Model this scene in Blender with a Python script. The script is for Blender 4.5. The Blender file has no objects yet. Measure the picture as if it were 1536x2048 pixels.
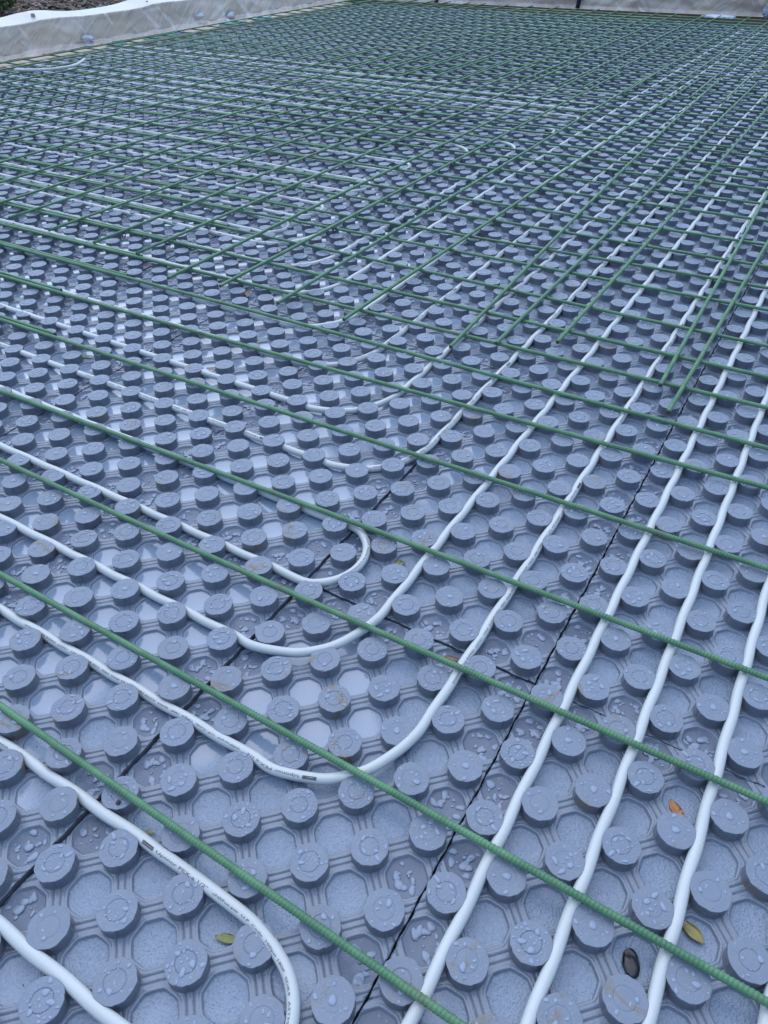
import bpy, bmesh, math, random
import numpy as np
from mathutils import Vector, Matrix
random.seed(7); rng = np.random.default_rng(7)
sc = bpy.context.scene
COL = sc.collection
A = 0.0508                 # lattice pitch of the knobs (2 inches); u = away, v = to the right, w = up
W0 = 0.37                  # knob height in pitches

def P(u, v, w=0.0):
    return Vector((v * A, u * A, w * A))

# ------------------------------------------------------------------ camera, sky, sun, exposure
cam = bpy.data.cameras.new('camera')
cam.sensor_fit = 'VERTICAL'; cam.sensor_height = 24.0; cam.sensor_width = 18.0
cam.lens = 1466.15 / 2048 * 24.0
cam.clip_start = 0.02; cam.clip_end = 800
co = bpy.data.objects.new('camera', cam); COL.objects.link(co); sc.camera = co
R = [[0.51406875, 0.85771706, 0.00740026], [-0.55386261, 0.32534249, 0.76641273], [0.65495765, -0.39808757, 0.64230582]]
row = lambda i: Vector((R[i][1], R[i][0], -R[i][2]))
m = Matrix.Identity(4)
for k, ax in enumerate((row(0), -row(1), -row(2))):
    for i in range(3): m[i][k] = ax[i]
CU, CV, CW = -6.66562, 2.53323, 16.84696 + W0
m.translation = P(CU, CV, CW)
co.matrix_world = m

world = bpy.data.worlds.new('World'); sc.world = world; world.use_nodes = True
wn = world.node_tree
sky = wn.nodes.new('ShaderNodeTexSky'); sky.sky_type = 'NISHITA'; sky.sun_disc = False
SUN_EL, SUN_AZ = math.radians(66), math.radians(-50)      # azimuth from +Y towards +X
sky.sun_elevation = SUN_EL; sky.sun_rotation = SUN_AZ % (2 * math.pi)
sky.air_density = 1.3; sky.dust_density = .5; sky.ozone_density = 4.0; sky.altitude = 0
bg = wn.nodes['Background']; bg.inputs['Strength'].default_value = 0.11
wn.links.new(sky.outputs[0], bg.inputs[0])
sun = bpy.data.lights.new('sun', 'SUN'); sun.energy = 1.1; sun.angle = math.radians(95); sun.color = (1.0, 0.97, 0.93)
so = bpy.data.objects.new('sun', sun); COL.objects.link(so)
sd = Vector((math.sin(SUN_AZ) * math.cos(SUN_EL), math.cos(SUN_AZ) * math.cos(SUN_EL), math.sin(SUN_EL)))
so.rotation_euler = sd.to_track_quat('Z', 'Y').to_euler()
sc.view_settings.view_transform = 'Standard'; sc.view_settings.look = 'None'
sc.view_settings.exposure = 1.0; sc.view_settings.gamma = 1.0
sc.cycles.use_denoising = True
sc.cycles.max_bounces = 8

# ------------------------------------------------------------------ node helpers
class NT:
    def __init__(s, name):
        s.m = bpy.data.materials.new(name); s.m.use_nodes = True
        s.t = s.m.node_tree; s.b = s.t.nodes['Principled BSDF']; s._pos = None
    def n(s, typ, **kw):
        nd = s.t.nodes.new(typ)
        for k, v in kw.items(): setattr(nd, k, v)
        return nd
    def put(s, sock, val):
        if isinstance(val, bpy.types.NodeSocket): s.t.links.new(val, sock)
        else: sock.default_value = val
    def pos(s):
        if s._pos is None: s._pos = s.n('ShaderNodeNewGeometry').outputs['Position']
        return s._pos
    def noise(s, scale, detail=3, rough=0.55, vec=None, out='Fac', dist=0.0):
        nd = s.n('ShaderNodeTexNoise'); s.put(nd.inputs['Vector'], vec or s.pos())
        nd.inputs['Scale'].default_value = scale; nd.inputs['Detail'].default_value = detail
        nd.inputs['Roughness'].default_value = rough; nd.inputs['Distortion'].default_value = dist
        return nd.outputs[out]
    def ramp(s, fac, a, b, lo=0.0, hi=1.0):
        nd = s.n('ShaderNodeMapRange'); nd.interpolation_type = 'SMOOTHSTEP'
        for k, v in (('Value', fac), ('From Min', a), ('From Max', b), ('To Min', lo), ('To Max', hi)): s.put(nd.inputs[k], v)
        return nd.outputs[0]
    def mix(s, f, a, b):
        nd = s.n('ShaderNodeMix', data_type='RGBA')
        s.put(nd.inputs[0], f); s.put(nd.inputs[6], a); s.put(nd.inputs[7], b)
        return nd.outputs[2]
    def math(s, op, a, b=0.0):
        nd = s.n('ShaderNodeMath', operation=op); s.put(nd.inputs[0], a); s.put(nd.inputs[1], b)
        return nd.outputs[0]
    def bump(s, h, strength, dist, nrm=None):
        nd = s.n('ShaderNodeBump'); s.put(nd.inputs['Height'], h); s.put(nd.inputs['Strength'], strength)
        nd.inputs['Distance'].default_value = dist
        if nrm is not None: s.put(nd.inputs['Normal'], nrm)
        return nd.outputs[0]
    def set(s, **kw):
        for k, v in kw.items(): s.put(s.b.inputs[k.replace('_', ' ')], v)
        return s
c4 = lambda r, g, b: (r, g, b, 1.0)

def puddle(t):
    x = t.n('ShaderNodeSeparateXYZ'); t.put(x.inputs[0], t.pos())
    side = t.ramp(x.outputs['X'], 0.2, -1.0, -0.13, 0.24)
    side = t.math('ADD', side, t.ramp(x.outputs['Y'], 0.9, 4.0, 0, .16))
    n = t.noise(3.1, 2)
    return t.ramp(t.math('ADD', n, side), 0.50, 0.60)

def foam_colour(t, base, dirt=0.62):
    big = t.noise(1.7, 3); fine = t.noise(160, 3)
    oi = t.n('ShaderNodeObjectInfo').outputs['Random']
    c = t.mix(big, c4(*[x * .92 for x in base]), c4(*[min(1, x * 1.08) for x in base]))
    c = t.mix(t.math('MULTIPLY', fine, .35), c, c4(*[x * .7 for x in base]))
    c = t.mix(t.math('MULTIPLY', oi, .34), c, c4(*[x * .78 for x in base]))
    d = t.math('MULTIPLY', t.ramp(t.noise(16, 4, .7, dist=1.2), dirt, dirt + .09), t.ramp(t.noise(4.1, 2), .46, .58))
    return t.mix(t.math('MULTIPLY', d, .8), c, c4(.17, .14, .10))

FOAM = (.182, .226, .300)
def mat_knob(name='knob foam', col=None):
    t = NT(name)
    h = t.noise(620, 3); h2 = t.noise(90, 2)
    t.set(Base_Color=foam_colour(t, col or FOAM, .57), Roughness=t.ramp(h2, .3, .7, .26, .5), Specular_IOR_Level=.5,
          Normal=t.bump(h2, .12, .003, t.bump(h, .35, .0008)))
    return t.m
def mat_deck():
    t = NT('deck film')
    h = t.noise(300, 4, .65); h2 = t.noise(70, 2)
    t.set(Base_Color=foam_colour(t, (.178, .228, .308), .66), Roughness=t.ramp(h2, .35, .65, .14, .34), Coat_Weight=.6, Coat_Roughness=.12,
          Normal=t.bump(h2, .25, .004, t.bump(h, .5, .0016)))
    return t.m
def mat_floor():
    t = NT('recess film')
    pd = puddle(t)
    v = t.n('ShaderNodeTexVoronoi', feature='SMOOTH_F1'); t.put(v.inputs['Vector'], t.pos()); v.inputs['Scale'].default_value = 330
    h = t.math('ADD', v.outputs['Distance'], t.noise(500, 2)); h2 = t.noise(45, 2)
    k = t.ramp(pd, 0, 1, 1.0, .03)
    sp = t.n('ShaderNodeTexVoronoi'); t.put(sp.inputs['Vector'], t.pos()); sp.inputs['Scale'].default_value = 55
    sep = t.n('ShaderNodeSeparateColor'); t.put(sep.inputs[0], sp.outputs['Color'])
    spk = t.math('MULTIPLY', t.ramp(sp.outputs['Distance'], .07, .05, 0, 1), t.math('GREATER_THAN', sep.outputs[0], .9))
    t.set(Base_Color=t.mix(spk, foam_colour(t, (.240, .318, .438), .70), c4(.03, .028, .025)), Roughness=t.ramp(pd, 0, 1, .22, .10), Coat_Weight=t.ramp(pd, 0, 1, .5, 1.0),
          Coat_Roughness=t.ramp(pd, 0, 1, .15, .015), Coat_IOR=1.45,
          Normal=t.bump(h2, t.math('MULTIPLY', k, .35), .004, t.bump(h, t.math('MULTIPLY', k, .95), .0018)),
          Coat_Normal=t.bump(h2, .02, .002))
    return t.m
def mat_seam():
    t = NT('bare joint foam')
    h = t.noise(420, 3); h2 = t.noise(60, 3)
    t.set(Base_Color=foam_colour(t, (.125, .165, .24), .68), Roughness=t.ramp(h2, .3, .7, .2, .42),
          Normal=t.bump(h2, .3, .004, t.bump(h, .4, .001)))
    return t.m
def mat_drop():
    t = NT('water bead')
    t.set(Base_Color=c4(.225, .285, .385), Roughness=.03, Specular_IOR_Level=.5)
    return t.m
def mat_edge():
    t = NT('foam cut edge')
    t.set(Base_Color=c4(.12, .125, .15), Roughness=.8)
    return t.m
M_SIDE = mat_knob('shaded foam side', (.165, .186, .230))  # darker, greyer copy of the knob foam; side shade put into the colour
M_KNOB, M_DECK, M_FLOOR, M_SEAM, M_DROP, M_EDGE = mat_knob(), mat_deck(), mat_floor(), mat_seam(), mat_drop(), mat_edge()

def mat_pipe():
    t = NT('white tubing')
    dirt = t.math('MULTIPLY', t.ramp(t.noise(70, 4, .7), .66, .74), t.ramp(t.noise(7, 2), .55, .68))
    c = t.mix(t.noise(9, 2), c4(.46, .50, .51), c4(.56, .595, .60))
    t.set(Base_Color=t.mix(t.math('MULTIPLY', dirt, .7), c, c4(.22, .19, .15)), Roughness=.28, Subsurface_Weight=.25,
          Subsurface_Radius=(.006, .006, .006), Subsurface_Scale=1.0, Normal=t.bump(t.noise(60, 2), .1, .002))
    return t.m
def mat_rebar():
    t = NT('green fibreglass rod')
    c = t.mix(t.ramp(t.noise(22, 4), .35, .7), c4(.056, .165, .084), c4(.102, .245, .125))
    rust = t.math('MULTIPLY', t.ramp(t.noise(23, 5, .75), .52, .66), t.ramp(t.noise(1.9, 2), .50, .66))
    oi = t.n('ShaderNodeObjectInfo').outputs['Random']
    c = t.mix(t.math('MULTIPLY', oi, .3), c, c4(.075, .165, .085))
    t.set(Base_Color=t.mix(t.math('MULTIPLY', rust, .75), c, c4(.10, .085, .045)), Roughness=t.ramp(t.noise(120, 2), .3, .7, .28, .5),
          Normal=t.bump(t.noise(900, 2), .25, .0006))
    return t.m
def simple(name, col, rough=.6, var=.25, scale=40, bump=.2, bscale=150, bdist=.002, **kw):
    t = NT(name)
    c = t.mix(t.noise(scale, 4), c4(*[x * (1 - var) for x in col]), c4(*[min(1, x * (1 + var)) for x in col]))
    t.set(Base_Color=c, Roughness=rough, Normal=t.bump(t.noise(bscale, 4), bump, bdist), **kw)
    return t.m
M_PIPE, M_REBAR = mat_pipe(), mat_rebar()
M_INK = simple('black print', (.085, .085, .09), .5, .1)
M_CUT = simple('cut rod end', (.06, .075, .03), .8, .4, 200)
M_WOOD = simple('form lumber', (.42, .33, .25), .75, .2, 12, .3, 60, .003)
M_PLYB = simple('brown board', (.36, .22, .13), .7, .2, 14)
M_NAVY = simple('navy strap', (.012, .016, .04), .5, .3)
M_BLUE = simple('blue tape', (.42, .47, .55), .4, .3, 60)
M_CYAN = simple('pale cyan foam', (.42, .66, .70), .45, .12, 20)
M_BAG2 = simple('pale blue film', (.42, .50, .60), .3, .2, 10, .4, 20, .01)
M_BAG = simple('slate tarp', (.20, .26, .36), .4, .3, 10, .4, 20, .01)
def mat_mulch():
    t = NT('bark mulch')
    v = t.n('ShaderNodeTexVoronoi'); t.put(v.inputs['Vector'], t.pos()); v.inputs['Scale'].default_value = 34; v.inputs['Randomness'].default_value = 1
    c = t.mix(t.noise(55, 5, .7), c4(.035, .026, .020), c4(.19, .145, .11))
    c = t.mix(t.ramp(t.noise(2.2, 3), .4, .7), c, c4(.15, .085, .065))
    t.set(Base_Color=c, Roughness=.9, Normal=t.bump(t.noise(60, 4), .7, .02, t.bump(v.outputs['Distance'], .8, .02)))
    return t.m
M_MULCH = mat_mulch()
def mat_poly():
    t = NT('poly sheeting')
    def streak(sx, sy, shear, scale, det=4):  # streaks: clinging plastic, plus fold light and shade painted into the colour
        sp = t.n('ShaderNodeSeparateXYZ'); t.put(sp.inputs[0], t.pos())
        al = t.math('ADD', t.math('ADD', sp.outputs['Y'], sp.outputs['X']), t.math('MULTIPLY', sp.outputs['Z'], shear))
        cb = t.n('ShaderNodeCombineXYZ'); t.put(cb.inputs[0], t.math('MULTIPLY', al, sx)); t.put(cb.inputs[1], t.math('MULTIPLY', sp.outputs['Z'], sy))
        return t.noise(scale, det, .6, vec=cb.outputs[0], dist=.5)
    c = t.mix(t.ramp(streak(1, 1.0, -.9, 2.6), .40, .62), c4(.64, .57, .53), c4(.48, .41, .36))
    c = t.mix(t.math('MULTIPLY', t.ramp(streak(1, .45, -1.6, 7), .50, .66), .65), c, c4(.38, .345, .33))
    c = t.mix(t.math('MULTIPLY', t.ramp(streak(1, .3, .9, 9), .56, .68), .7), c, c4(.74, .72, .73))
    c = t.mix(t.math('MULTIPLY', t.ramp(t.noise(3, 3), .55, .7), .5), c, c4(.56, .44, .36))
    t.set(Base_Color=c, Roughness=.25, Specular_IOR_Level=.6, Normal=t.bump(streak(1, .35, -1.2, 9), .6, .03))
    return t.m
M_POLY = mat_poly()
M_POLYTOP = simple('white sheeting hem', (.50, .51, .53), .28, .06, 6, .3, 8, .02)

# ------------------------------------------------------------------ object helpers
def link(o, parent=None):
    COL.objects.link(o)
    if parent is not None: o.parent = parent
    return o
def tag(o, label=None, cat=None, group=None, kind=None):
    if label: o['label'] = label
    if cat: o['category'] = cat
    if group: o['group'] = group
    if kind: o['kind'] = kind
    return o
def empty(name, loc):
    o = bpy.data.objects.new(name, None); o.location = loc; o.empty_display_size = .02
    return link(o)
def mesh_from(name, V, F, mats, mi=None, smooth=True):
    me = bpy.data.meshes.new(name)
    V = np.asarray(V, np.float32)
    fl = np.concatenate([np.asarray(f, np.int32).ravel() for f in F]) if isinstance(F, list) else F.ravel()
    if isinstance(F, list): ln = np.array([len(f) for f in F], np.int32)
    else: ln = np.full(len(F), F.shape[1], np.int32)
    me.vertices.add(len(V)); me.vertices.foreach_set('co', V.ravel())
    me.loops.add(len(fl)); me.loops.foreach_set('vertex_index', fl.astype(np.int32))
    me.polygons.add(len(ln))
    me.polygons.foreach_set('loop_start', np.concatenate(([0], np.cumsum(ln)[:-1])).astype(np.int32))
    me.polygons.foreach_set('loop_total', ln)
    for mm in (mats if isinstance(mats, (list, tuple)) else [mats]): me.materials.append(mm)
    if mi is not None: me.polygons.foreach_set('material_index', np.asarray(mi, np.int32))
    me.polygons.foreach_set('use_smooth', np.full(len(ln), smooth))
    me.update(calc_edges=True); me.validate()
    return me
def obj(name, me, parent=None, loc=(0, 0, 0)):
    o = bpy.data.objects.new(name, me); o.location = loc
    return link(o, parent)

def ordw(n):
    ones = ['', 'first', 'second', 'third', 'fourth', 'fifth', 'sixth', 'seventh', 'eighth', 'ninth', 'tenth', 'eleventh', 'twelfth', 'thirteenth',
            'fourteenth', 'fifteenth', 'sixteenth', 'seventeenth', 'eighteenth', 'nineteenth']
    if n < 20: return ones[n]
    tens = {2: 'twent', 3: 'thirt', 4: 'fort', 5: 'fift', 6: 'sixt'}
    return tens[n // 10] + 'ieth' if n % 10 == 0 else tens[n // 10] + 'y-' + ones[n % 10]

def project(u, v, w=W0):
    d = [u - CU, v - CV, -(w - CW)]
    q = [sum(R[i][k] * d[k] for k in range(3)) for i in range(3)]
    if q[2] < .3: return None
    return 768 + 1466.15 * q[0] / q[2], 1024 + 1466.15 * q[1] / q[2], q[2]

# ------------------------------------------------------------------ setting
def grid_mesh(name, nu, nv, fn, mat, thick=None):
    V = [fn(i / nu, j / nv) for i in range(nu + 1) for j in range(nv + 1)]
    idx = lambda i, j: i * (nv + 1) + j
    F = np.array([[idx(i, j), idx(i, j + 1), idx(i + 1, j + 1), idx(i + 1, j)] for i in range(nu) for j in range(nv)], np.int32)
    return mesh_from(name, V, F, mat)
g = obj('ground', mesh_from('ground', [(-400, -400, -.075), (400, -400, -.075), (400, 400, -.075), (-400, 400, -.075)], np.array([[0, 1, 2, 3]]), M_MULCH))
tag(g, kind='structure')

# ------------------------------------------------------------------ recess / rib deck of one panel (shared mesh)
PW, PL = 8, 16                      # panel size in pitches (v, u)
def ring_r(th, a1, a2, n=0):
    rr = []
    for k in range(8):
        c = math.cos(th - k * math.pi / 4)
        if c > 1e-6: rr.append(c / (a1 if k % 2 == 0 else a2))
    return 1 / (max(rr) if n == 0 else sum(x ** n for x in rr) ** (1 / n))
RINGS = [  # axis apothem, diagonal apothem, height, roundness, slot of the band inside it
    (.12, .12, -.118, 44, 1), (.26, .26, -.112, 44, 1), (.38, .38, -.101, 44, 1), (.430, .430, -.096, 44, 1), (.455, .455, -.092, 44, 1), (.472, .472, -.010, 44, 0),
    (.486, .486, 0, 30, 0), (.530, .530, .004, 30, 0), (.540, .545, -.004, 34, 0), (.556, .565, .002, 34, 0), (.622, .82, .002, 0, 0), (.630, .842, -.024, 0, 0),
    (.638, .862, -.024, 0, 0), (.650, .888, .004, 0, 0), (.690, .97, .006, 0, 0), (.7072, 1.0001, .004, 0, 0)]
NA = 32
def deck_mesh():
    bm = bmesh.new()
    for i in range(-1, PL + 1):
        for j in range(-1, PW + 1):
            if (i + j) % 2: continue
            seam = i < 1 or i >= PL - 1 or j < 1 or j >= PW - 1
            jr = random.uniform(-.012, .012)
            prev = None
            ctr = bm.verts.new(((j + .5) * A, (i + .5) * A, (-.120 + jr) * A))
            for ri, (a1, a2, h, n, slot) in enumerate(RINGS):
                cur = []
                for k in range(NA):
                    th = 2 * math.pi * k / NA
                    r = ring_r(th, a1, a2, n); tt = th + math.pi / 4
                    hh = h + (jr if h < -.05 else 0)
                    if seam and h < -.05: hh += .012
                    cur.append(bm.verts.new(((j + .5 + r * math.cos(tt)) * A, (i + .5 + r * math.sin(tt)) * A, hh * A)))
                for k in range(NA):
                    k2 = (k + 1) % NA
                    f = bm.faces.new((ctr, cur[k], cur[k2]) if prev is None else (prev[k], cur[k], cur[k2], prev[k2]))
                    f.material_index = (2 if seam and slot == 1 else slot); f.smooth = True
                prev = cur
            if seam:                                    # beads of water lying in the joint cells
                for _ in range(15):
                    a, rr = random.uniform(0, 6.28), .40 * math.sqrt(random.random())
                    bead(bm, (j + .5 + rr * math.cos(a)), (i + .5 + rr * math.sin(a)), -.092 + jr, random.choice((.02, .03, .045, .06, .085, .10)), 3)
    bmesh.ops.remove_doubles(bm, verts=bm.verts, dist=1e-5)
    gap = .026
    for co_, no in (((gap * A, 0, 0), (-1, 0, 0)), (((PW - gap) * A, 0, 0), (1, 0, 0)), ((0, gap * A, 0), (0, -1, 0)), ((0, (PL - gap) * A, 0), (0, 1, 0))):
        geom = bm.verts[:] + bm.edges[:] + bm.faces[:]
        bmesh.ops.bisect_plane(bm, geom=geom, plane_co=co_, plane_no=no, clear_outer=True)
    # ragged joint edge, then a skirt down to the slab
    be = [e for e in bm.edges if e.is_boundary]
    for vtx in {v for e in be for v in e.verts}:
        x, y = vtx.co.x / A, vtx.co.y / A
        s = .012 * math.sin(7.1 * (x + y) + 2) + .008 * math.sin(17 * (x - y))
        if min(x, PW - x) < .03: vtx.co.x += s * A
        elif min(y, PL - y) < .03: vtx.co.y += s * A
    ret = bmesh.ops.extrude_edge_only(bm, edges=be)
    for vtx in [x for x in ret['geom'] if isinstance(x, bmesh.types.BMVert)]: vtx.co.z = -.045
    for f in [x for x in ret['geom'] if isinstance(x, bmesh.types.BMFace)]: f.material_index = 4; f.smooth = False
    me = bpy.data.meshes.new('panel_deck'); bm.to_mesh(me); bm.free()
    for mm in (M_DECK, M_FLOOR, M_SEAM, M_DROP, M_EDGE): me.materials.append(mm)
    return me
def bead(bm, x, y, w, r, slot):
    el = random.uniform(1, 1.7); ang = random.uniform(0, 3.14); ph = random.uniform(0, 6.28); hgt = r * random.uniform(.34, .46)
    NS = 12; prev = None
    top = bm.verts.new((x * A, y * A, (w + hgt) * A))
    for q in (.5, .8, .92, .98, 1.0):
        cur = []
        for k in range(NS):
            th = 2 * math.pi * k / NS
            rr = r * q * (1 + .16 * math.sin(2 * th + ph) + .09 * math.sin(3 * th + 2 * ph))
            dx, dy = rr * el * math.cos(th), rr * math.sin(th)
            cur.append(bm.verts.new(((x + dx * math.cos(ang) - dy * math.sin(ang)) * A, (y + dx * math.sin(ang) + dy * math.cos(ang)) * A,
                                     (w + hgt * math.sqrt(max(0, 1 - q ** 4)) - (.004 if q == 1 else 0)) * A)))
        for k in range(NS):
            k2 = (k + 1) % NS
            f = bm.faces.new((top, cur[k], cur[k2]) if prev is None else (prev[k], cur[k], cur[k2], prev[k2]))
            f.material_index = slot; f.smooth = True
        prev = cur

# ------------------------------------------------------------------ knobs: ten shared meshes
def knob_mesh(seed, beads):
    random.seed(seed)
    bm = bmesh.new(); NS = 64
    ph = [random.uniform(0, 6.28) for _ in range(5)]
    def edge(th, q):
        fac = 1 + q * (.009 * math.sin(8 * th + ph[0]) + .009 * math.sin(5 * th + ph[1]) + .007 * math.sin(13 * th + ph[2]) + .004 * math.sin(23 * th + ph[3]))
        return fac
    depth = random.choice((.012, .006, .016, .003)); rin = random.uniform(.20, .25)
    prof = [(.462, -.03, 0), (.454, 0, 0), (.444, .015, 0), (.436, .05, .3), (.438, .28, .6), (.444, W0 - .03, 1), (.447, W0 - .007, 1.4), (.442, W0 - .001, 1.35), (.434, W0, 1), (.424, W0, .8), (rin + .03, W0, .5),
            (rin + .012, W0, .5), (rin + .005, W0 - depth, .5), (rin - .005, W0 - depth, .5), (rin - .012, W0, .5), (rin - .03, W0, .5), (.08, W0, 0)]
    prev = None
    tilt = (random.uniform(-.012, .012), random.uniform(-.012, .012))
    for r, w, q in prof:
        cur = []
        for k in range(NS):
            th = 2 * math.pi * k / NS
            rr = r * edge(th, q)
            if .03 < w < W0 - .005 and r > .4 and (k - NS // 8) % (NS // 4) == 0: rr -= .03    # mould crease on four sides
            x, y = rr * math.cos(th), rr * math.sin(th)
            ww = w + (w / W0) * (tilt[0] * x + tilt[1] * y) * 1.4
            cur.append(bm.verts.new((x * A, y * A, ww * A)))
        if prev:
            for k in range(NS):
                k2 = (k + 1) % NS
                f = bm.faces.new((prev[k], prev[k2], cur[k2], cur[k])); f.smooth = True
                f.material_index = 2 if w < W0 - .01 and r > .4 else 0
        prev = cur
    f = bm.faces.new(prev); f.smooth = True
    placed = []
    for _ in range(beads):
        for _t in range(12):
            a, rr = random.uniform(0, 6.28), .40 * math.sqrt(random.random())
            r = min(.095, max(.015, abs(random.gauss(.024, .032))))
            x, y = rr * math.cos(a), rr * math.sin(a)
            if all((x - a_) ** 2 + (y - b_) ** 2 > (r * 1.5 + c_ * 1.5) ** 2 for a_, b_, c_ in placed) and math.hypot(x, y) + r * 1.4 < .44: break
        else: continue
        placed.append((x, y, r)); bead(bm, x, y, W0 - .001, r, 1)
    bmesh.ops.recalc_face_normals(bm, faces=bm.faces)
    me = bpy.data.meshes.new('knob'); bm.to_mesh(me); bm.free()
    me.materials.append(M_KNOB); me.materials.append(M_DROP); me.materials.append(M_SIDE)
    return me
KNOBS = [knob_mesh(40 + k, b) for k, b in enumerate((34, 46, 26, 40, 14, 55, 6, 30, 20, 50))]
random.seed(11)
DECK = deck_mesh()
def panel_with_knobs(seed):                     # distant panels: deck and knobs in one mesh
    random.seed(seed)
    bm = bmesh.new(); bm.from_mesh(DECK)
    me = bpy.data.meshes.new('panel_far')
    for mm in (M_DECK, M_FLOOR, M_SEAM, M_DROP, M_EDGE, M_KNOB, M_SIDE): me.materials.append(mm)
    for i in range(PL):
        for j in range(PW):
            if (i + j) % 2 == 0: continue
            km = random.choice(KNOBS).copy()
            km.transform(Matrix.Translation(((j + .5) * A, (i + .5) * A, 0)) @ Matrix.Rotation(random.randrange(4) * math.pi / 2, 4, 'Z'))
            n0 = len(bm.faces); bm.from_mesh(km); bm.faces.ensure_lookup_table()
            for f in bm.faces[n0:]: f.material_index = (5, 3, 6)[f.material_index]
            bpy.data.meshes.remove(km)
    bm.to_mesh(me); bm.free()
    return me
FAR = [panel_with_knobs(3), panel_with_knobs(5)]
random.seed(21)
PANELS = []
U0, V0 = -9.5, -.5                              # a corner where four panels meet
V_LEFT, V_RIGHT, U_FAR = -100.5, 23.5, 150.5
iu = 0
for iu in range(-1, 10):
    for iv in range(-13, 3):
        u0, v0 = U0 + iu * PL, V0 + iv * PW
        if v0 < V_LEFT - .1: continue
        best, vis = 1e9, False
        for a in range(0, PL + 1, 2):
            for b in range(0, PW + 1, 2):
                q = project(u0 + a, v0 + b)
                if q and -260 < q[0] < 1800 and -160 < q[1] < 2350: vis = True; best = min(best, q[2])
        if vis: PANELS.append((best, iu, iv, u0, v0))
PANELS.sort()
nrow = {}
for d, iu, iv, u0, v0 in PANELS: nrow.setdefault(iu, []).append(iv)
rows = sorted(nrow)
n_parts = 0
for k, (d, iu, iv, u0, v0) in enumerate(PANELS):
    dz = random.uniform(-.03, .03) + (.10 if iv == -2 else 0)
    near = d < 36
    from_right = sorted(nrow[iu], reverse=True).index(iv) + 1
    o = obj('insulation_panel', DECK if near else FAR[random.randrange(2)], None, P(u0, v0, dz))
    o.rotation_euler = (random.uniform(-.0012, .0012), random.uniform(-.0012, .0012), 0)
    rowtxt = 'row nearest' if iu == rows[0] else f'{ordw(iu - rows[0] + 1)} row from'
    col = 'rightmost' if from_right == 1 else f'{ordw(from_right)} from the right'
    tag(o, f'wet grey knobbed foam panel, {col} in the {rowtxt} the camera', 'insulation panel', 'knobbed foam panels', 'thing')
    if near:
        for i in range(PL):
            for j in range(PW):
                if (i + j) % 2 == 0: continue
                kb = obj('knob', random.choice(KNOBS), o, ((j + .5) * A, (i + .5) * A, 0))
                kb.rotation_euler = (0, 0, random.randrange(4) * math.pi / 2); n_parts += 1
print('panels', len(PANELS), 'knob parts', n_parts)

# ------------------------------------------------------------------ tubes
def catmull(pts, step):
    pts = np.asarray(pts, float); out = []
    ext = np.vstack([2 * pts[0] - pts[1], pts, 2 * pts[-1] - pts[-2]])
    for k in range(1, len(ext) - 2):
        p0, p1, p2, p3 = ext[k - 1:k + 3]
        n = max(1, int(np.linalg.norm(p2 - p1) / step))
        for t in np.linspace(0, 1, n, endpoint=False):
            out.append(.5 * (2 * p1 + (p2 - p0) * t + (2 * p0 - 5 * p1 + 4 * p2 - p3) * t * t + (3 * p1 - p0 - 3 * p2 + p3) * t ** 3))
    out.append(pts[-1]); return np.array(out)
def frames(path):
    T = np.gradient(path, axis=0); T /= np.linalg.norm(T, axis=1)[:, None]
    up = np.array([0, 0, 1.0]); S = np.cross(T, up); S /= np.linalg.norm(S, axis=1)[:, None]
    N = np.cross(S, T)
    s = np.concatenate(([0], np.cumsum(np.linalg.norm(np.diff(path, axis=0), axis=1))))
    return T, S, N, s                           # S points to the right of travel, N up
def uvw(a):                                      # (u, v, w) pitches -> metres
    a = np.asarray(a, float); return np.c_[a[:, 1], a[:, 0], a[:, 2]] * A
def tube(name, path, r, seg, mat, rib=None, endmat=None):
    T, S, N, s = frames(path); n = len(path)
    th = np.linspace(0, 2 * np.pi, seg, endpoint=False)
    rr = np.full((n, seg), r)
    if rib:
        pitch, amp = rib
        phs = (s[:, None] / pitch + th[None] / (2 * np.pi)) % 1.0
        rr = rr + amp * (np.clip(1 - np.abs(phs - .5) * 3.2, -0.6, 1))
    V = path[:, None] + rr[..., None] * (np.cos(th)[None, :, None] * N[:, None] + np.sin(th)[None, :, None] * S[:, None])
    V = V.reshape(-1, 3)
    i = np.arange(n - 1)[:, None]; k = np.arange(seg)[None]; k2 = (k + 1) % seg
    F = np.stack([i * seg + k, i * seg + k2, (i + 1) * seg + k2, (i + 1) * seg + k], -1).reshape(-1, 4)
    V = np.vstack([V, path[0], path[-1]]); c0, c1 = len(V) - 2, len(V) - 1
    caps = [[c0, (kk + 1) % seg, kk] for kk in range(seg)] + [[c1, (n - 1) * seg + kk, (n - 1) * seg + (kk + 1) % seg] for kk in range(seg)]
    Fl = list(F) + caps
    return mesh_from(name, V, Fl, [mat, endmat or mat], np.r_[np.zeros(len(F)), np.ones(len(caps))])

# ------------------------------------------------------------------ heating pipes
RP = .143; WP = .262; WV = .235
def weave_v(v_from, v_to, u, amp=.014, w=None):          # a run along v at constant half-integer u: pushed aside by knobs of the two rows
    vs = np.arange(v_from, v_to, .25 * np.sign(v_to - v_from)); c = math.floor(u)
    return [(u + amp * math.cos(math.pi * (v + c)), v, w or WV) for v in vs]
def weave_u(u_from, u_to, v, amp=.016):
    us = np.arange(u_from, u_to, .25 * np.sign(u_to - u_from)); c = math.floor(v)
    return [(u, v + amp * math.cos(math.pi * (u + c)) * 1.0, WP) for u in us]
CORNER = [(-.02, -2.7), (.2, -1.9), (.52, -1.25), (1.15, -.62), (2.0, -.22), (2.75, -.03)]
def quarter(u, v, u_end, v_end=-99.0):
    return weave_v(v_end, v - 3.0, u) + [(u + a, v + b, WV + (WP - WV) * k / 5) for k, (a, b) in enumerate(CORNER)] + weave_u(u + 3.25, u_end, v)
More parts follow.
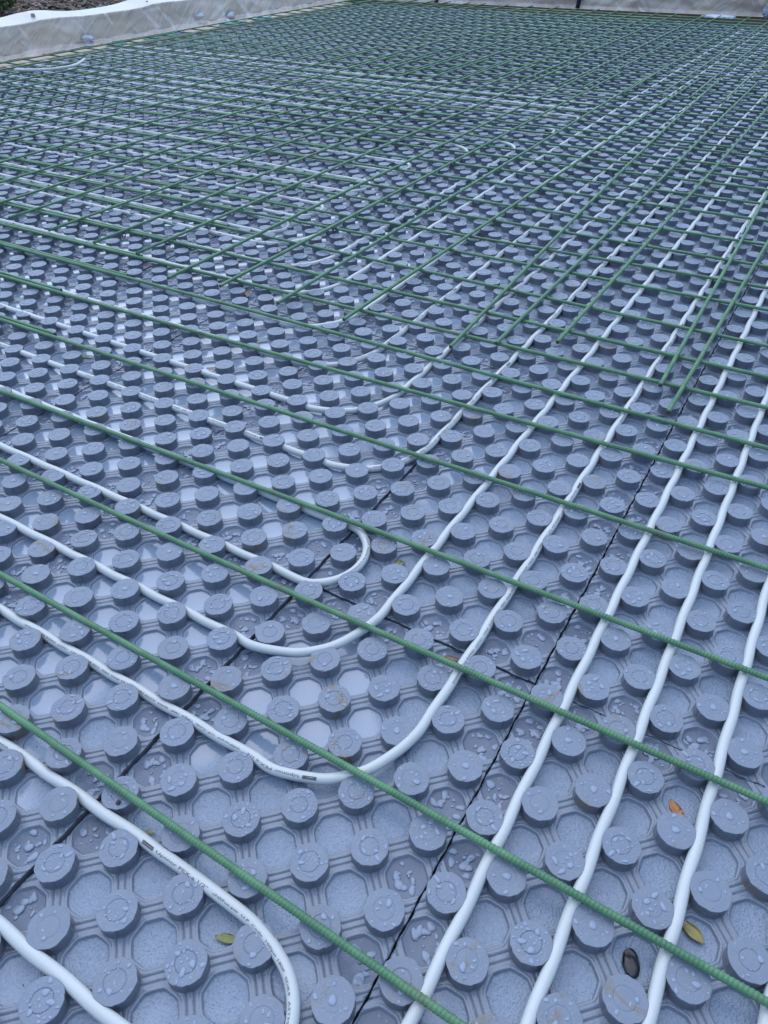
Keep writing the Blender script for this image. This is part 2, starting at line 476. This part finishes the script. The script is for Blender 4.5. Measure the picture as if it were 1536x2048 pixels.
def uturn(ua, ub, v, v_end=-99.0):
    c, h = (ua + ub) / 2, (ub - ua) / 2
    arc = [(c - h * 1.05 * math.cos(t), v - h * .95 + h * 1.0 * math.sin(t), WV) for t in np.linspace(.25, math.pi - .25, 8)]
    return weave_v(v_end, v - h - .6, ua) + arc + weave_v(v - h - .6, v_end, ub)
LOGO = 'Uponor PEX-a 1/2"  '
TXT = 'cNSFus-pw  U.P. Code  100psi 180F  SDR9  ASTM F876  ICC-ES PMG 1006  CSA B137.5  P321  122ZY  MADE IN CANADA'
def text_mesh():
    cu = bpy.data.curves.new('t', 'FONT'); cu.body = TXT; cu.size = 1.0; cu.resolution_u = 2
    o = bpy.data.objects.new('t', cu); COL.objects.link(o)
    cu2 = bpy.data.curves.new('t2', 'FONT'); cu2.body = LOGO; cu2.size = 1.25; cu2.resolution_u = 2
    o2 = bpy.data.objects.new('t2', cu2); COL.objects.link(o2)
    bpy.context.view_layer.update(); dg = bpy.context.evaluated_depsgraph_get()
    res = []
    for ob in (o2, o):
        me = bpy.data.meshes.new_from_object(ob.evaluated_get(dg))
        V = np.array([v.co[:] for v in me.vertices]); F = [list(p.vertices) for p in me.polygons]
        res.append((V, F)); bpy.data.meshes.remove(me); bpy.data.objects.remove(ob)
    (V1, F1), (V2, F2) = res
    V1[:, 0] += 2.7; V2[:, 0] += V1[:, 0].max() + 1.0
    n = len(V1); box = np.array([(0, -.15, 0), (2.2, -.15, 0), (2.2, .95, 0), (0, .95, 0)])
    V = np.vstack([V1, V2, box]); F = F1 + [[a + n for a in f] for f in F2]; b = n + len(V2); F.append([b, b + 1, b + 2, b + 3])
    V[:, 1] -= .35
    return V, F
TV, TF = text_mesh(); TLEN = TV[:, 0].max()
def add_print(parent, path, starts, side=0.0, rev=True, length=10.6, size=.076):
    p = path[::-1] if rev else path
    T, S, N, s = frames(p)
    sx = length * A / TLEN
    allV, allF = [], []
    for st in starts:
        x = TV[:, 0] * sx + st * A; y = TV[:, 1] * size * A + side * A
        if x.max() > s[-1] or x.min() < 0: continue
        get = lambda M: np.stack([np.interp(x, s, M[:, k]) for k in range(3)], 1)
        ang = -y / (RP * A); c, Sx, Nx = get(p), get(S), get(N)
        v = c + (RP + .006) * A * (np.cos(ang)[:, None] * Nx + np.sin(ang)[:, None] * Sx)
        obj('printed_text', mesh_from('printed_text', v, TF, M_INK, smooth=False), parent)
def pipe(pts, label, prints=None, side=.05, step=.12, seg=14, rev=True):
    path = catmull(uvw(pts), step * A)
    o = obj('heating_pipe', tube('heating_pipe', path, RP * A, seg, M_PIPE, endmat=M_PIPE))
    tag(o, label, 'pipe', 'white heating pipes')
    if prints is not None: add_print(o, path, prints, side, rev)
    return o, path
def arc_s(path, u, v, rev=True):                 # arc length (in pitches) from the start used for the print to the point nearest (u, v)
    p = path[::-1] if rev else path
    s = frames(p)[3]; k = np.argmin((p[:, 1] / A - u) ** 2 + (p[:, 0] / A - v) ** 2)
    return s[k] / A
def printed(pts, label, u, v, side=.05, n0=-3, n1=5, period=15.4):
    path = catmull(uvw(pts), .12 * A)
    s0 = arc_s(path, u, v)
    return pipe(pts, label, [s0 + k * period for k in range(n0, n1)], side)
UE = 146.0
printed(quarter(.5, -2.5, UE), 'white pipe on the nearest full bend, turning beside the long floor joint, with black print', .62, -4.0, .08)
pipe(quarter(3.4, -5.5, UE), 'plain white pipe on the second bend from the camera, without print')
ct = uturn(6.35, 9.35, -7.35)
path = catmull(uvw(ct), .12 * A)
pipe(ct, 'white pipe making a tight U-turn round one knob left of the photo centre', [arc_s(path, 8.8, -7.6) - 9], .06)
printed(quarter(12.1, -8.5, UE), 'white pipe with dirt and black print, next bend behind the tight U-turn', 12.1, -14.4, .07)
pipe(quarter(15.1, -11.6, UE), 'plain white pipe, second bend behind the tight U-turn')
printed(quarter(18.1, -14.5, UE), 'white pipe, third bend behind the tight U-turn, crossing under the first long rods', 18.2, -20.0)
pipe(quarter(21.1, -17.5, UE), 'white pipe, fourth bend behind the tight U-turn, near a rod end')
pipe(quarter(24.2, -20.5, UE), 'white pipe, fifth bend behind the tight U-turn')
def quarter_back(u, v, ue):                      # bends in from the left and, further off, bends back out to the left
    a = quarter(u, v, ue - 3)
    return a + [(ue - b_, v + c_, WP) for b_, c_ in CORNER[::-1]] + weave_v(v - 3.0, -99, ue)
printed(quarter_back(27.2, -23.2, 60.5), 'white pipe, sixth bend behind the tight U-turn, its print showing past the bend', 27.3, -24.5)
pipe(quarter_back(29.7, -26.3, 57.4), 'white pipe, seventh bend behind the tight U-turn')
for k, (a, b, v) in enumerate(((31.4, 33.7, -28.9), (35.0, 38.0, -28.9), (41.4, 44.4, -28.9), (47.6, 50.4, -28.8), (64.4, 67.4, -22.8), (70.4, 73.2, -22.5), (76.4, 79.4, -22.6), (82.4, 85.4, -22.6))):
    lab = (['nearest', 'second nearest', 'third nearest', 'fourth nearest'][k] + ' U-turn of white pipe under the rods at mid left') if k < 4 else \
          (['nearest', 'second nearest', 'third nearest', 'farthest'][k - 4] + ' of the distant white pipe U-turns beyond the rod laps')
    pipe(uturn(a, b, v), lab, step=.2, seg=10)
for k, v in enumerate((.5, 2.5, 4.5, 6.5, 8.5, 10.5)):
    lab = ['straight white pipe just right of the long floor joint', 'second straight white pipe right of the long floor joint', 'third straight white pipe right of the long floor joint',
           'straight white pipe cut by the right edge of the photo', 'fifth straight white pipe right of the long floor joint', 'sixth straight white pipe right of the long floor joint'][k]
    pipe(weave_u(-16, UE, v, .014), lab)
I = weave_v(-60, -5.5, -2.55) + [(-2.6, -4.3, WP), (-2.66, -3.3, WP), (-2.85, -2.55, WP), (-3.15, -1.95, WP), (-3.7, -1.5, WP), (-4.6, -1.25, WP), (-6, -1.4, WP), (-9, -1.5, WP), (-16, -1.5, WP)]
path = catmull(uvw(I), .12 * A)
pipe(I, 'white pipe curving down out of the photo at the bottom left, with black print', [arc_s(path, -2.6, -6.6, False) - 15.4 * k for k in (0, 1)], -.07, rev=False)
J = weave_v(-60, 4, -5.5)
path = catmull(uvw(J), .12 * A)
pipe(J, 'straight white pipe crossing the bottom left corner of the photo', [arc_s(path, -5.5, -8.2, True) + 13.0 * k for k in (0, -1)], .02)
# loose offcut lying on the rods at the far left
o = obj('pipe_offcut', tube('pipe_offcut', catmull(uvw([(60.3, -91.6, 1.02), (62.6, -88.6, .98), (65.8, -87.7, .98), (68.4, -88.9, 1.0), (69.6, -89.4, 1.16)]), .2 * A), RP * 1.15 * A, 12, M_PIPE))
tag(o, 'short curved white pipe offcut lying on the rods at the far left', 'pipe offcut')

# ------------------------------------------------------------------ green rods: lower layer across, upper layer lengthwise
RR = .091
W1, W2 = .52, .52 + 2 * RR + .03
def rod(path, label, cat, group, ribbed):
    if ribbed:
        L = np.linalg.norm(np.diff(path, axis=0), axis=1).sum()
        n = int(L / (.078 * A / 4)); s = np.concatenate(([0], np.cumsum(np.linalg.norm(np.diff(path, axis=0), axis=1))))
        x = np.linspace(0, s[-1], n); path = np.stack([np.interp(x, s, path[:, k]) for k in range(3)], 1)
        me = tube('rebar', path, RR * A, 12, M_REBAR, (.095 * A, .012 * A), M_CUT)
    else:
        me = tube('rebar', path, RR * A, 8, M_REBAR, None, M_CUT)
    return tag(obj('rebar', me), label, cat, group)
def line(f, a, b, w, along_u, n=24, sag=.02):
    t = np.linspace(a, b, n); ph = random.uniform(0, 6.28)
    x = np.array([f(q) for q in t]) + .03 * np.sin(t * .11 + ph)
    ww = w + sag * (np.sin(t * .23 + ph) * .5 + .5)
    return uvw(np.c_[t, x, ww] if along_u else np.c_[x, t, ww])
VB = [[(-1.9, -12.6), (-2.0, -5.6), (-2.1, 1.2)], [(1.4, -16.9), (1.3, -3.6), (1.3, 6.4)], [(5.5, -22.4), (5.5, -12.4), (5.6, 1.0), (5.7, 5.7)],
      [(8.9, -26.9), (9.1, -19.2), (9.3, -7.2), (9.6, 5.1)], [(13.6, -33.1), (13.8, -24), (13.85, -9.9), (14.2, 4.4)], [(17.4, -38), (17.7, -28), (17.9, -12.4), (18.7, 3.6)],
      [(20.8, -42.6), (20.9, -22), (21.4, 3.2)], [(23.3, -45.9), (23.5, -24.1), (24.6, 2.7)], [(26.1, -49), (26.8, -26.7), (27.2, 2.3)], [(30, -54.8), (30.45, -29.6), (30.3, 1.8)],
      [(32.4, -57.9), (33.4, -32), (34.7, 1.1)], [(34.4, -60.6), (35.5, -33.6), (37.8, .6)], [(38.5, -63.9), (39.5, -36.8), (40.9, .1)], [(41.4, -64), (42.2, -39), (43.8, -17.3)],
      [(45.4, -64.2), (46.6, -42.5), (48.7, -9.7)], [(49.2, -60.6), (50.6, -31.9), (52.9, -1.8)], [(52.5, -64), (54.3, -34.1), (56.4, -2.4)], [(55.3, -66.9), (56.9, -35.7), (58.9, -2.8)],
      [(58.3, -66), (59.3, -52.6), (60.5, -24.5)], [(61.3, -66), (63.1, -39.4), (64.2, -26.1)]]
u_ = 66.2
while u_ < 157:
    sl = random.uniform(.035, .06); VB.append([(u_ - 25 * sl, -65), (u_, -40), (u_ + 35 * sl, -5)]); u_ += random.uniform(3.3, 4.1)
GV, GU = 'green rods laid across', 'green rods laid lengthwise'
for k, pts in enumerate(VB):
    a = np.array(pts); c = np.polyfit(a[:, 1], a[:, 0], 2 if len(a) > 3 or k > 5 else 1)
    if len(a) == 3: c = np.polyfit(a[:, 1], a[:, 0], 1)
    f = lambda v, c=c: float(np.polyval(c, max(-70, min(12, v))))
    which = 'nearest the camera' if k == 0 else f'{ordw(k + 1)} from the camera'
    s0 = -64.5 + random.uniform(-1.5, 1.5)
    rod(line(f, s0, 16, W1, False), f'right-hand green ribbed rod of the crosswise row {which}', 'rebar', GV, k < 9)
    if k == 4: e0 = -29.2
    elif k == 5: e0 = -33.3
    elif k == 6: e0 = -31.6
    else: e0 = -32 + random.uniform(-2, 2)
    if k >= 4:
        off = .24 if k % 3 else .26
        rod(line(lambda v, f=f: f(v) + off, -101.5, e0, W1, False), f'left-hand green rod lapped in the crosswise row {which}', 'rebar', GV, k < 7)
UB = [[(23.9, -45.8), (49.4, -44.7), (80.8, -44.5)], [(23.6, -41.3), (44.8, -41), (82.8, -40.7)], [(23.5, -37.05), (39.5, -36.8), (84.5, -36.7)], [(23.5, -33.2), (52.5, -33.1), (87, -32.9)],
      [(21.7, -29), (45.4, -28.8), (89.4, -28.7)], [(22.3, -25.7), (39.8, -25.45), (91, -25.6)], [(22.1, -21.4), (54, -21.75), (91.3, -21.9)], [(22.2, -17.3), (43.3, -17), (95.9, -16.4)],
      [(22.3, -11.3), (30.8, -11.75), (45.3, -12.5), (60.9, -13.2), (97.1, -14.3)], [(23.7, -9.5), (48.6, -9.7), (99.3, -10.2)], [(25.3, -7), (83.8, -6.9)], [(23.7, -1.65), (51.2, -2.2)], [(21.7, -.85), (40.9, -.6)],
      [(22.5, 3.3), (60, 3.0)]]
LB = [[(22.6, -49), (54, -48.4), (77.7, -48.2)], [(22.8, -53.5), (59, -52.4), (76.5, -52.3)], [(22.3, -58.3), (46.4, -57.6), (74.3, -56.6)], [(23, -63.6), (51.8, -63.2), (70.7, -61.8)], [(22.5, -67.2), (55.3, -66.8), (69.1, -66.2)]]
LB += [[(22.5, v - .3), (60, v)] for v in (-71, -75, -79, -83, -87, -91, -95, -99.3)]
for k, pts in enumerate(LB[::-1] + UB):
    a = np.array(pts); c = np.polyfit(a[:, 0], a[:, 1], 2 if len(a) >= 4 else 1)
    f = lambda u, c=c: float(np.polyval(c, u))
    e = 97 + random.uniform(-1, 1.5)
    start = a[0, 0] if k >= len(LB) else 22.5 + random.uniform(-.7, .7)
    n = k + 1
    rod(line(f, start, e, W2, True), f'near length of lengthwise green rod, {ordw(n)} from the left form', 'rebar', GU, len(LB) + 4 <= k)
    ov = {6: -21.65 + 21.85, 7: -1.55, 8: -.8, 9: -1.35, 10: -1.1}.get(k - len(LB), random.uniform(-1.2, -.5))
    st = {6: 84.0, 7: 84.6, 8: 84.9, 9: 84.6, 10: 85.8}.get(k - len(LB), 84.5 + random.uniform(-.8, .8))
    g2 = lambda u, f=f, ov=ov: f(min(u, 97)) + ov
    rod(line(g2, st, 157.5 + random.uniform(-1, 1), W2, True), f'far length of lengthwise green rod, {ordw(n)} from the left form', 'rebar', GU, False)

# ------------------------------------------------------------------ formwork, sheeting, bank
def box_mesh(name, pts8, mat, bevel=.004):
    bm = bmesh.new(); v = [bm.verts.new(p) for p in pts8]
    for f in ((0, 1, 2, 3), (4, 7, 6, 5), (0, 4, 5, 1), (1, 5, 6, 2), (2, 6, 7, 3), (3, 7, 4, 0)): bm.faces.new([v[i] for i in f])
    bmesh.ops.recalc_face_normals(bm, faces=bm.faces)
    bmesh.ops.bevel(bm, geom=bm.edges[:], offset=bevel, segments=2, affect='EDGES')
    me = bpy.data.meshes.new(name); bm.to_mesh(me); bm.free(); me.materials.append(mat); return me
def plank(name, a, b, w0, w1, th, mat, lab, cat, group=None, bevel=.004):
    a, b = Vector(a), Vector(b); d = (b - a).normalized(); nrm = Vector((-d.y, d.x)) * th
    q = [a, b, b + nrm, a + nrm]
    pts = [P(x.x, x.y, w0) for x in q] + [P(x.x, x.y, w1) for x in q]
    return tag(obj(name, box_mesh(name, pts, mat, bevel)), lab, cat, group)
VL = -105.0
LFORM0, LFORM1 = 28.0, 158.0
far_u = lambda v: 159.2 + (v + 97) * .083
plank('form_board', (LFORM0, VL - .2), (LFORM1, VL - .2), -1.2, 3.9, -.75, M_WOOD, 'wooden form board behind the sheeting along the left side', 'form board')
plank('form_board', (far_u(-106) + .3, -106), (far_u(8) + .3, 8), -1.2, 4.2, -.75, M_WOOD, 'wooden form board behind the sheeting across the far end', 'form board')
def nz(*a):                                      # cheap smooth pseudo-noise
    x, y = a; return math.sin(x * 1.3 + 1.7 * math.sin(y * .7)) * .5 + math.sin(x * .53 + y * 1.9 + 2) * .3 + math.sin(x * 2.9 - y * 1.1) * .2
def ridge(x, c, w): return math.exp(-((x - c) / w) ** 2)
STAKES = [76.0, 98.5, 120.0, 139.0]
def sheet_left(s, t):
    u = LFORM0 + s * (LFORM1 - LFORM0)
    peak = sum(ridge(u, c, 5.5) for c in STAKES)
    fold = 0
    for c in STAKES:                             # creases fanning down from each stake
        for q in (-1.9, -1.2, -.55, .1, .7, 1.5):
            x = (u - c) - q * 5.2 * (1 - min(1, t / .62)) * 1.0
            fold += .30 * ridge(x, 0, .55 + .5 * (1 - t)) * (.25 + t)
    fold += .35 * nz(u * .35, t * 5) + .10 * nz(u * 1.4, t * 14)
    if t < .62:                                  # face
        k = t / .62; w = .25 + k * (3.75 + .25 * nz(u * .2, 0)); v = VL + .75 - .45 * k + fold * .55 * math.sin(math.pi * min(1, k + .12)) ** .6
        if k < .12: v += (.12 - k) * 9 + .35 * nz(u * .8, 3)
    else:                                        # over the top and up to the stakes behind
        k = (t - .62) / .38; w = 4.0 + .25 * nz(u * .2, 0) + k * (.55 + .35 * peak) - .15 * (1 - min(1, peak)) * k * k; v = VL + .3 - k * 3.2 + .1 * fold
    return tuple(P(u, v, w))
me = grid_mesh('poly_sheet', 420, 44, sheet_left, M_POLY)
me.materials.append(M_POLYTOP)
for p in me.polygons:
    if (p.index % 44) >= 28: p.material_index = 1
tag(obj('poly_sheet', me), 'crumpled clear white plastic sheeting draped over the left form board', 'plastic sheeting')
def sheet_far(s, t):
    v = -104.6 + s * 113
    fold = .4 * nz(v * .3, t * 4 + 3) + .18 * nz(v * 1.1, t * 9)
    for c in (-92, -77, -60, -44, -33, -21, -8):
        fold += .45 * ridge((v - c) - (t - .3) * 4.5 * math.sin(c), 0, .7)
    w = .2 + t * 4.3; d = -.3 - .35 * t + fold * -.5 * (.4 + math.sin(math.pi * t))
    if t < .1: d -= (.1 - t) * 8
    if t > .85: w = .2 + .85 * 4.3 + (t - .85) * .6; d += (t - .85) * 12
    return tuple(P(far_u(v) + d, v, w))
tag(obj('poly_sheet', grid_mesh('poly_sheet', 300, 26, sheet_far, M_POLY)), 'dirty clear plastic sheeting pinned along the far form board', 'plastic sheeting')
for k, c in enumerate(STAKES[:3]):               # stakes behind the left sheeting
    plank('form_stake', (c - .25, VL - 1.25), (c + .25, VL - 1.25), -1.2, 4.55 + .3 * (k == 0), .5, M_WOOD, 'wooden stake end under the sheeting hem, ' + ('nearest', 'second nearest', 'third nearest')[k] + ' on the left', 'form stake', 'form stakes')
def strap(v, du, lab):
    pts = [(far_u(v) - 1.0 - .5 * t + .2 * math.sin(5 * t + v), v + .35 * math.sin(3 * t), .3 + 3.6 * t) for t in np.linspace(0, 1, 9)]
    V = []
    for u, vv, w in pts:
        for a, b in ((-.45, 0), (.0, -.22), (.45, 0), (0, .15)): V.append(P(u + b, vv + a, w))
    F = []
    for i in range(len(pts) - 1):
        for q in range(4): F.append([i * 4 + q, i * 4 + (q + 1) % 4, i * 4 + 4 + (q + 1) % 4, i * 4 + 4 + q])
    F += [[3, 2, 1, 0], [len(V) - 4, len(V) - 3, len(V) - 2, len(V) - 1]]
    return tag(obj('navy_strap', mesh_from('navy_strap', V, F, M_NAVY)), lab, 'strap', 'navy straps on the far form')
strap(-54.4, 0, 'navy strap hanging on the far sheeting, right of the middle')
strap(-84.2, 0, 'navy strap hanging on the far sheeting, left of the middle')
strap(-102.6, 0, 'navy strap at the far left corner of the forms')
plank('brown_board', (168.6, -22.4), (169.4, -10), 2.6, 4.6, .6, M_PLYB, 'brown board lying on the far form at the top right', 'board')
# slate-coloured bundle slumped against the far form at the right edge
def blob(name, c, rad, mat, lab, cat, seed=0, n=5):
    bm = bmesh.new(); bmesh.ops.create_icosphere(bm, subdivisions=n, radius=1)
    for v in bm.verts:
        x, y, z = v.co; k = 1 + .12 * nz(x * 4 + seed, y * 4 + z * 3) + .05 * nz(x * 11, z * 13 + seed)
        z2 = max(z, -.55)
        v.co = P(c[0] + x * rad[0] * k, c[1] + y * rad[1] * k, c[2] + z2 * rad[2] * k)
    for f in bm.faces: f.smooth = True
    me = bpy.data.meshes.new(name); bm.to_mesh(me); bm.free(); me.materials.append(mat)
    return tag(obj(name, me), lab, cat)
blob('tarp_bundle', (161.8, -18.0, 1.3), (1.3, 2.3, 1.6), M_BAG, 'slate blue tarp bundle slumped at the far right end of the form', 'tarp bundle', 3)
blob('tarp_scrap', (160.5, -27.5, .3), (1.6, 2.9, .3), M_BAG2, 'pale blue plastic scrap lying on the floor before the far form', 'plastic scrap', 5)
for k, (u, w, s) in enumerate(((83.2, 1.0, .9), (108.4, 1.5, .9), (116.5, .8, 1.0))):
    pts = lambda a, b: tuple(P(u + (a - .5) * 2.4 * s + .1 * nz(b * 4, k), VL + 1.0 + .45 * math.sin(math.pi * a) * math.sin(math.pi * b) + .15 * nz(a * 5 + k, b * 5), w + (b - .35) * 1.1 * s * math.sin(math.pi * (.15 + .7 * a)) + .1 * nz(a * 6, k)))
    tag(obj('blue_tape_patch', grid_mesh('blue_tape_patch', 10, 8, pts, M_BLUE)), 'crumpled blue tape patch on the left sheeting, ' + ('nearest the camera', 'middle one', 'farthest')[k], 'tape patch', 'blue tape patches')
for k, (u0, u1, v) in enumerate(((84, 88, -101.7), (92, 101, -101.9), (110, 117, -101.7), (119, 124, -101.4))):
    plank('foam_strip', (u0, v), (u1, v + .2), .02, .42, 1.0, M_CYAN, 'pale cyan foam filler strip along the left form, ' + ('nearest one', 'second one', 'third one', 'farthest one')[k], 'foam strip', 'pale foam filler strips', .01)
plank('form_ledger', (LFORM0, VL + 1.0), (152, VL + 1.2), -1.1, .12, 3.3, simple('pale sill lumber', (.56, .47, .38), .7, .15, 9), 'pale wooden sill board along the foot of the left sheeting', 'sill board')
def bank(s, t):
    u = 0 + s * 420; v = VL - 1.3 - t * 320
    w = 2.2 + 30 * t ** 1.1 + .5 * nz(u * .12, v * .11) + .25 * nz(u * .6, v * .5) + .1 * nz(u * 1.7, v * 1.9)
    return tuple(P(u, v, w))
tag(obj('mulch_bank', grid_mesh('mulch_bank', 160, 110, bank, M_MULCH)), kind='structure')
# loose bark chips on the bank
bm = bmesh.new()
for _ in range(2600):
    u = random.uniform(66, 125); v = VL - 3.5 - 40 * random.random() ** 1.5; t = (VL - 1.3 - v) / 320
    w = 2.2 + 30 * t ** 1.1 + .5 * nz(u * .12, v * .11) + .25 * nz(u * .6, v * .5) + .1 * nz(u * 1.7, v * 1.9) + .08
    L, Bd, an, ti = random.uniform(.25, .9), random.uniform(.12, .3), random.uniform(0, 3.14), random.uniform(-.5, .5)
    q = [(-L, -Bd), (L, -Bd * .6), (L * .8, Bd), (-L * .9, Bd * .8)]
    lo = [bm.verts.new(P(u + a * math.cos(an) - b * math.sin(an), v + a * math.sin(an) + b * math.cos(an), w + a * ti)) for a, b in q]
    hi = [bm.verts.new(P(u + a * math.cos(an) - b * math.sin(an), v + a * math.sin(an) + b * math.cos(an), w + a * ti + .12)) for a, b in q]
    bm.faces.new(hi)
    for i in range(4): bm.faces.new((lo[i], lo[(i + 1) % 4], hi[(i + 1) % 4], hi[i]))
me = bpy.data.meshes.new('bark_chips'); bm.to_mesh(me); bm.free()
t = NT('bark chip'); oi = t.noise(13, 3); t.set(Base_Color=t.mix(t.ramp(oi, .35, .7), c4(.05, .035, .028), c4(.30, .24, .19)), Roughness=.85); me.materials.append(t.m)
tag(obj('bark_chips', me), 'loose bark chips scattered over the mulch bank', 'bark chips', kind='stuff')
# shrub at the top left corner
M_LEAFG = simple('shrub leaf', (.045, .085, .025), .5, .5, 30)
root = empty('low_shrub', P(81.5, -125.5, 4.0)); tag(root, 'low dark green shrub on the mulch in the top left corner', 'shrub')
bm = bmesh.new()
for _ in range(1500):
    d = Vector((random.gauss(0, 1), random.gauss(0, 1), abs(random.gauss(0, 1)))).normalized() * (random.random() ** .4)
    c = Vector((d.x * 5.5, d.y * 5.5, d.z * 5)) * A
    if nz(d.x * 5, d.y * 5 + d.z * 3) < -.35: continue
    ax = Vector((random.gauss(0, 1), random.gauss(0, 1), random.gauss(0, 1))).normalized(); b = ax.orthogonal().normalized()
    L = random.uniform(.35, .7) * A
    bm.faces.new([bm.verts.new(c + ax * L * a + b * L * .35 * q) for a, q in ((-1, 0), (0, -1), (1, 0), (0, 1))])
me = bpy.data.meshes.new('foliage'); bm.to_mesh(me); bm.free(); me.materials.append(M_LEAFG); obj('foliage', me, root)
for k in range(4):
    a = k * 1.6; pth = np.array([(0, 0, -.05), (.06 * math.cos(a), .06 * math.sin(a), .05), (.14 * math.cos(a), .14 * math.sin(a), .16)])
    obj('stem', tube('stem', catmull(pth, .02), .006, 6, M_WOOD), root)

# ------------------------------------------------------------------ fallen leaves and bits
def mat_leaf(name, a, b, spot):
    t = NT(name); v = t.noise(180, 3)
    c = t.mix(t.ramp(t.noise(60, 3), .35, .65), c4(*a), c4(*b))
    t.set(Base_Color=t.mix(t.ramp(v, .60, .66), c, c4(*spot)), Roughness=.3, Coat_Weight=.4); return t.m
ML_OR = mat_leaf('orange leaf', (.42, .20, .02), (.30, .09, .02), (.06, .02, .01))
ML_YE = mat_leaf('yellow leaf', (.22, .18, .025), (.13, .12, .02), (.02, .015, .01))
ML_GR = mat_leaf('green leaf', (.10, .13, .02), (.20, .20, .03), (.015, .015, .01))
ML_BR = mat_leaf('brown leaf', (.14, .075, .035), (.06, .035, .02), (.02, .012, .01))
def leaf(name, u, v, w, L, B, ang, mat, lab, tilt=(0, 0), cup=.15, cat='leaf', group='fallen leaves'):
    V, n = [], 12
    for i in range(n + 1):
        x = i / n; half = B * math.sin(math.pi * x ** .85) ** .8 * (1 + .06 * math.sin(9 * x + u))
        for j in range(-2, 3):
            a = (x - .5) * L; b = half * j / 2
            V.append((a, b, cup * B * (j / 2) ** 2 + .05 * L * math.sin(x * 4 + v)))
    ca, sa = math.cos(ang), math.sin(ang)
    V2 = [tuple(P(u + a * sa + b * ca, v + a * ca - b * sa, w + z + a * tilt[0] + b * tilt[1])) for a, b, z in V]
    F = np.array([[i * 5 + j, i * 5 + j + 1, i * 5 + j + 6, i * 5 + j + 5] for i in range(n) for j in range(4)], np.int32)
    me = mesh_from(name, V2, F, mat)
    bm = bmesh.new(); bm.from_mesh(me); bmesh.ops.solidify(bm, geom=bm.faces[:], thickness=.0005); bm.to_mesh(me); bm.free()
    return tag(obj(name, me), lab, cat, group)
def unpix(x, y, w):
    d = [(x - 768) / 1466.15, (y - 1024) / 1466.15, 1.0]
    g_ = [sum(R[i][k] * d[i] for i in range(3)) for k in range(3)]
    s = (CW - w) / g_[2]
    return CU + g_[0] * s, CV + g_[1] * s
leaf('fallen_leaf', *unpix(1354, 1621, -.06), -.06, .62, .13, -.75, ML_OR, 'orange leaf with red edge lying in a recess at the right')
leaf('fallen_leaf', *unpix(1385, 1865, -.06), -.06, .62, .14, -.45, ML_YE, 'yellow leaf with black spots beside the third straight pipe')
leaf('fallen_leaf', *unpix(456, 1877, -.05), -.05, .62, .10, .35, ML_GR, 'narrow olive green leaf in a recess at the bottom left', tilt=(.12, 0))
for x, y, w, L, B, a, mt, lab in ((905, 1318, -.03, .55, .10, .1, ML_BR, 'curled brown leaf in a dark joint beside the printed pipe'),
        (800, 1127, .0, .40, .13, 1.0, ML_GR, 'small green leaf half hidden beside a plain pipe'), (508, 1240, -.03, .42, .09, -.4, ML_BR, 'reddish brown leaf in the second joint left of centre'),
        (176, 714, .05, .6, .14, .5, ML_GR, 'dark green leaf between knobs at the middle left'), (425, 738, .0, .7, .13, .1, ML_BR, 'flat brown leaf beside the plain pipe at middle left'),
        (494, 588, .2, .45, .16, 1.2, ML_OR, 'small orange leaf stuck to a knob under the rods'), (1352, 977, .0, .45, .12, .9, ML_GR, 'green leaf tucked under the second straight pipe'),
        (300, 1665, -.02, .22, .05, .3, ML_YE, 'tiny yellow leaf scrap beside the pipe at lower left')):
    u, v = unpix(x, y, w); leaf('fallen_leaf', u, v, w, L, B, a, mt, lab)
# black pebble in a recess, black chip on a knob
def pebble(x, y, w, r, lab, seed):
    u, v = unpix(x, y, w); bm = bmesh.new(); bmesh.ops.create_icosphere(bm, subdivisions=4, radius=1)
    for p in bm.verts:
        X, Y, Z = p.co; k = 1 + .06 * nz(X * 3 + seed, Y * 3 + Z)
        p.co = P(u + (X * r[0] * .93 + Y * r[1] * .36) * k, v + (Y * r[1] * .93 - X * r[0] * .36) * k, w + Z * r[2] * k)
    for f in bm.faces: f.smooth = True
    me = bpy.data.meshes.new('pebble'); bm.to_mesh(me); bm.free()
    me.materials.append(simple('black stone', (.012, .015, .02), .2, .3, 60)); return tag(obj('pebble', me), lab, 'pebble')
pebble(1262, 1927, -.05, (.30, .18, .07), 'smooth black oval pebble in a recess at the bottom right', 2)
u, v = unpix(236, 1605, W0 + .02)
me = box_mesh('plastic_chip', [P(u + a, v + b, W0 + c + .2 * a) for c in (0, .05) for a, b in ((-.05, -.04), (.05, -.05), (.06, .04), (-.04, .05))], M_NAVY, .0004)
tag(obj('plastic_chip', me), 'tiny black plastic chip on a knob at the lower left', 'chip')

# black cable ties round a few crossings of the rods
for k, (x, y) in enumerate(((417, 453), (337, 487), (668, 458), (858, 416), (560, 503), (905, 327), (247, 470))):
    u, v = unpix(x, y, .62)
    d = catmull(np.array([tuple(P(u + .17 * math.cos(t) , v + .17 * math.sin(t), .60 + .17 * math.sin(2 * t))) for t in np.linspace(0, 5.6, 12)] + [tuple(P(u + .3, v - .25, .45)), tuple(P(u + .42, v - .4, .3))]), .01)
    o = obj('cable_tie', tube('cable_tie', d, .028 * A, 6, M_NAVY))
    tag(o, 'black cable tie round a rod crossing, ' + ('third from the left', 'second from the left', 'fifth from the left', 'sixth from the left', 'fourth from the left', 'seventh from the left', 'first from the left')[k] + ' of the ties', 'cable tie', 'black cable ties')
